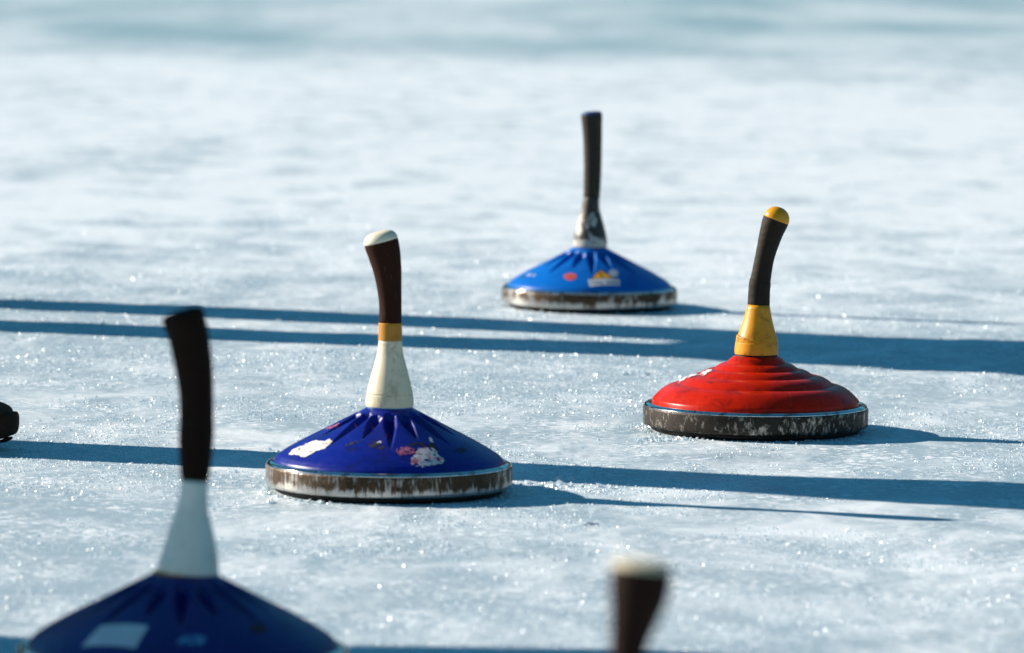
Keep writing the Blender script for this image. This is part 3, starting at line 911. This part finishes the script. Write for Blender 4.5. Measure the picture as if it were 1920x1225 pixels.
def pose(hip, chest, neck, head, **kw):
    J = dict(hip=hip, chest=chest, neck=neck, head=head, palm_l=(1, -.3, 0), palm_r=(1, .3, 0)); J.update(kw); return J

def W(a, c):      # along-shadow / across-shadow rink coordinates to world
    return (.948 * a + .317 * c, -.317 * a + .948 * c, 0)

# the one standing legs apart further down the rink: twin leg shadows that merge under a long coat
make_person(W(-3.80, 7.77), "person in a long green coat standing legs apart beyond the left edge",
    pose((0, 0, .93), (0, 0, 1.28), (0, 0, 1.47), (.02, 0, 1.62),
        knee_l=(.02, .185, .50), ankle_l=(-.01, .215, .10), toe_l=(.13, .225, .05), knee_r=(.02, -.145, .50), ankle_r=(-.01, -.165, .10), toe_r=(.13, -.175, .05),
        shoulder_l=(0, .19, 1.40), elbow_l=(-.02, .25, 1.13), wrist_l=(.06, .24, .90), hand_l=(.08, .24, .80), shoulder_r=(0, -.19, 1.40), elbow_r=(-.02, -.25, 1.13), wrist_r=(.06, -.24, .90), hand_r=(.08, -.24, .80)),
    cloth("coat_green", (.03, .06, .04)), cloth("trousers_grey", (.05, .05, .06)), cloth("hat_grey", (.12, .12, .13)), .73, (.19, .25),
    [((-.075, .215, .006), (1, .08), 0, (-.005, .21, .28)), ((-.075, -.165, .006), (1, -.08), 0, (-.005, -.160, .28))], leg=1.18)

# the one striding in at the left edge, boot toe in view
make_person(W(-3.183, 6.08), "person in dark boots stepping in at the left edge, one toe lifted",
    pose((.03, 0, .91), (.03, 0, 1.24), (.02, 0, 1.43), (.05, 0, 1.58),
        knee_l=(.13, -.015, .50), ankle_l=(.31, -.045, .10), toe_l=(.44, -.04, .05), knee_r=(-.06, .01, .49), ankle_r=(-.42, -.03, .16), toe_r=(-.30, -.03, .06),
        shoulder_l=(-.02, .19, 1.36), elbow_l=(-.12, .23, 1.12), wrist_l=(.10, .20, 1.06), hand_l=(.19, .17, 1.08), shoulder_r=(0, -.19, 1.36), elbow_r=(-.02, -.24, 1.11), wrist_r=(.20, -.20, 1.05), hand_r=(.29, -.18, 1.07)),
    cloth("jacket_navy", (.02, .03, .08)), cloth("trousers_black", (.015, .015, .017)), cloth("hat_red", (.25, .03, .03)), .86, (.155, .18),
    [((.259, -.056, .001), (1, .06), R(.0), (.252, -.045, .26)), ((-.49, -.03, .055), (1, 0), R(-14), (-.37, -.02, .33))], hipw=.03, leg=.92)

# the one with hands on hips whose body shades the near stock
make_person(W(-3.80, 4.41), "person with hands on hips standing up-sun of the shaded near stock",
    pose((0, 0, .93), (0, 0, 1.27), (0, 0, 1.46), (.02, 0, 1.61),
        knee_l=(.02, .11, .50), ankle_l=(-.01, .12, .10), toe_l=(.13, .13, .05), knee_r=(.02, -.11, .50), ankle_r=(-.01, -.12, .10), toe_r=(.13, -.13, .05),
        shoulder_l=(0, .20, 1.39), elbow_l=(-.04, .285, 1.12), wrist_l=(.06, .23, .94), hand_l=(.12, .20, .90), shoulder_r=(0, -.20, 1.39), elbow_r=(-.04, -.40, 1.14), wrist_r=(.06, -.23, 1.00), hand_r=(.12, -.18, .97)),
    cloth("jacket_grey", (.08, .08, .09)), cloth("trousers_blue", (.02, .03, .07)), cloth("hat_blue", (.04, .06, .15)), .74, (.17, .21),
    [((-.075, .12, .006), (1, .08), 0, (-.005, .117, .28)), ((-.075, -.12, .006), (1, -.08), 0, (-.005, -.117, .28))])

# ------------------------------------------------------------ light and camera
EL, AZ = R(24.2), math.atan2(-.948, .317)       # sun low on the left, a little behind the stocks
sd = Vector((math.sin(AZ) * math.cos(EL), math.cos(AZ) * math.cos(EL), math.sin(EL)))
sun = bpy.data.lights.new("sun", "SUN"); sun.energy = 5.0; sun.angle = R(.55); sun.color = (1, .89, .77)
so = bpy.data.objects.new("sun", sun); col.objects.link(so)
so.rotation_euler = (-sd).to_track_quat("-Z", "Y").to_euler(); so.location = (-6, 8, 6)
w = bpy.data.worlds.new("World"); scene.world = w; w.use_nodes = True
nt = w.node_tree
sky = nt.nodes.new("ShaderNodeTexSky"); sky.sky_type = "NISHITA"; sky.sun_disc = False
sky.sun_elevation = EL; sky.sun_rotation = AZ; sky.altitude = 900; sky.air_density = 1.0; sky.dust_density = .0; sky.ozone_density = 3.0
tint = nt.nodes.new("ShaderNodeMix"); tint.data_type = "RGBA"; tint.blend_type = "MULTIPLY"; tint.inputs["Factor"].default_value = 1
tint.inputs[7].default_value = (.42, 1.18, 1.12, 1)      # clear, cold alpine blue
nt.links.new(sky.outputs[0], tint.inputs[6])
nt.links.new(tint.outputs[2], nt.nodes["Background"].inputs[0])
nt.nodes["Background"].inputs[1].default_value = .056

cam = bpy.data.cameras.new("camera"); cam.sensor_width = 36; cam.lens = 200
cam.clip_start = .05; cam.clip_end = 2000
cam.dof.use_dof = True; cam.dof.focus_distance = 6.7; cam.dof.aperture_fstop = 8.5; cam.dof.aperture_blades = 0
co = bpy.data.objects.new("camera", cam); col.objects.link(co)
co.location = (0, 0, .702)
co.rotation_euler = (Euler((R(90 - 4.7988), 0, 0)).to_matrix() @ Matrix.Rotation(R(.7), 3, "Z")).to_euler()
scene.camera = co

scene.view_settings.view_transform = "Standard"; scene.view_settings.look = "None"
scene.view_settings.exposure = .77; scene.view_settings.gamma = 1
scene.render.engine = "CYCLES"
scene.cycles.use_denoising = True
scene.cycles.denoiser = "OPENIMAGEDENOISE"
scene.cycles.denoising_input_passes = "RGB_ALBEDO_NORMAL"
scene.cycles.denoising_prefilter = "ACCURATE"
scene.cycles.sample_clamp_indirect = 6
scene.cycles.max_bounces = 6
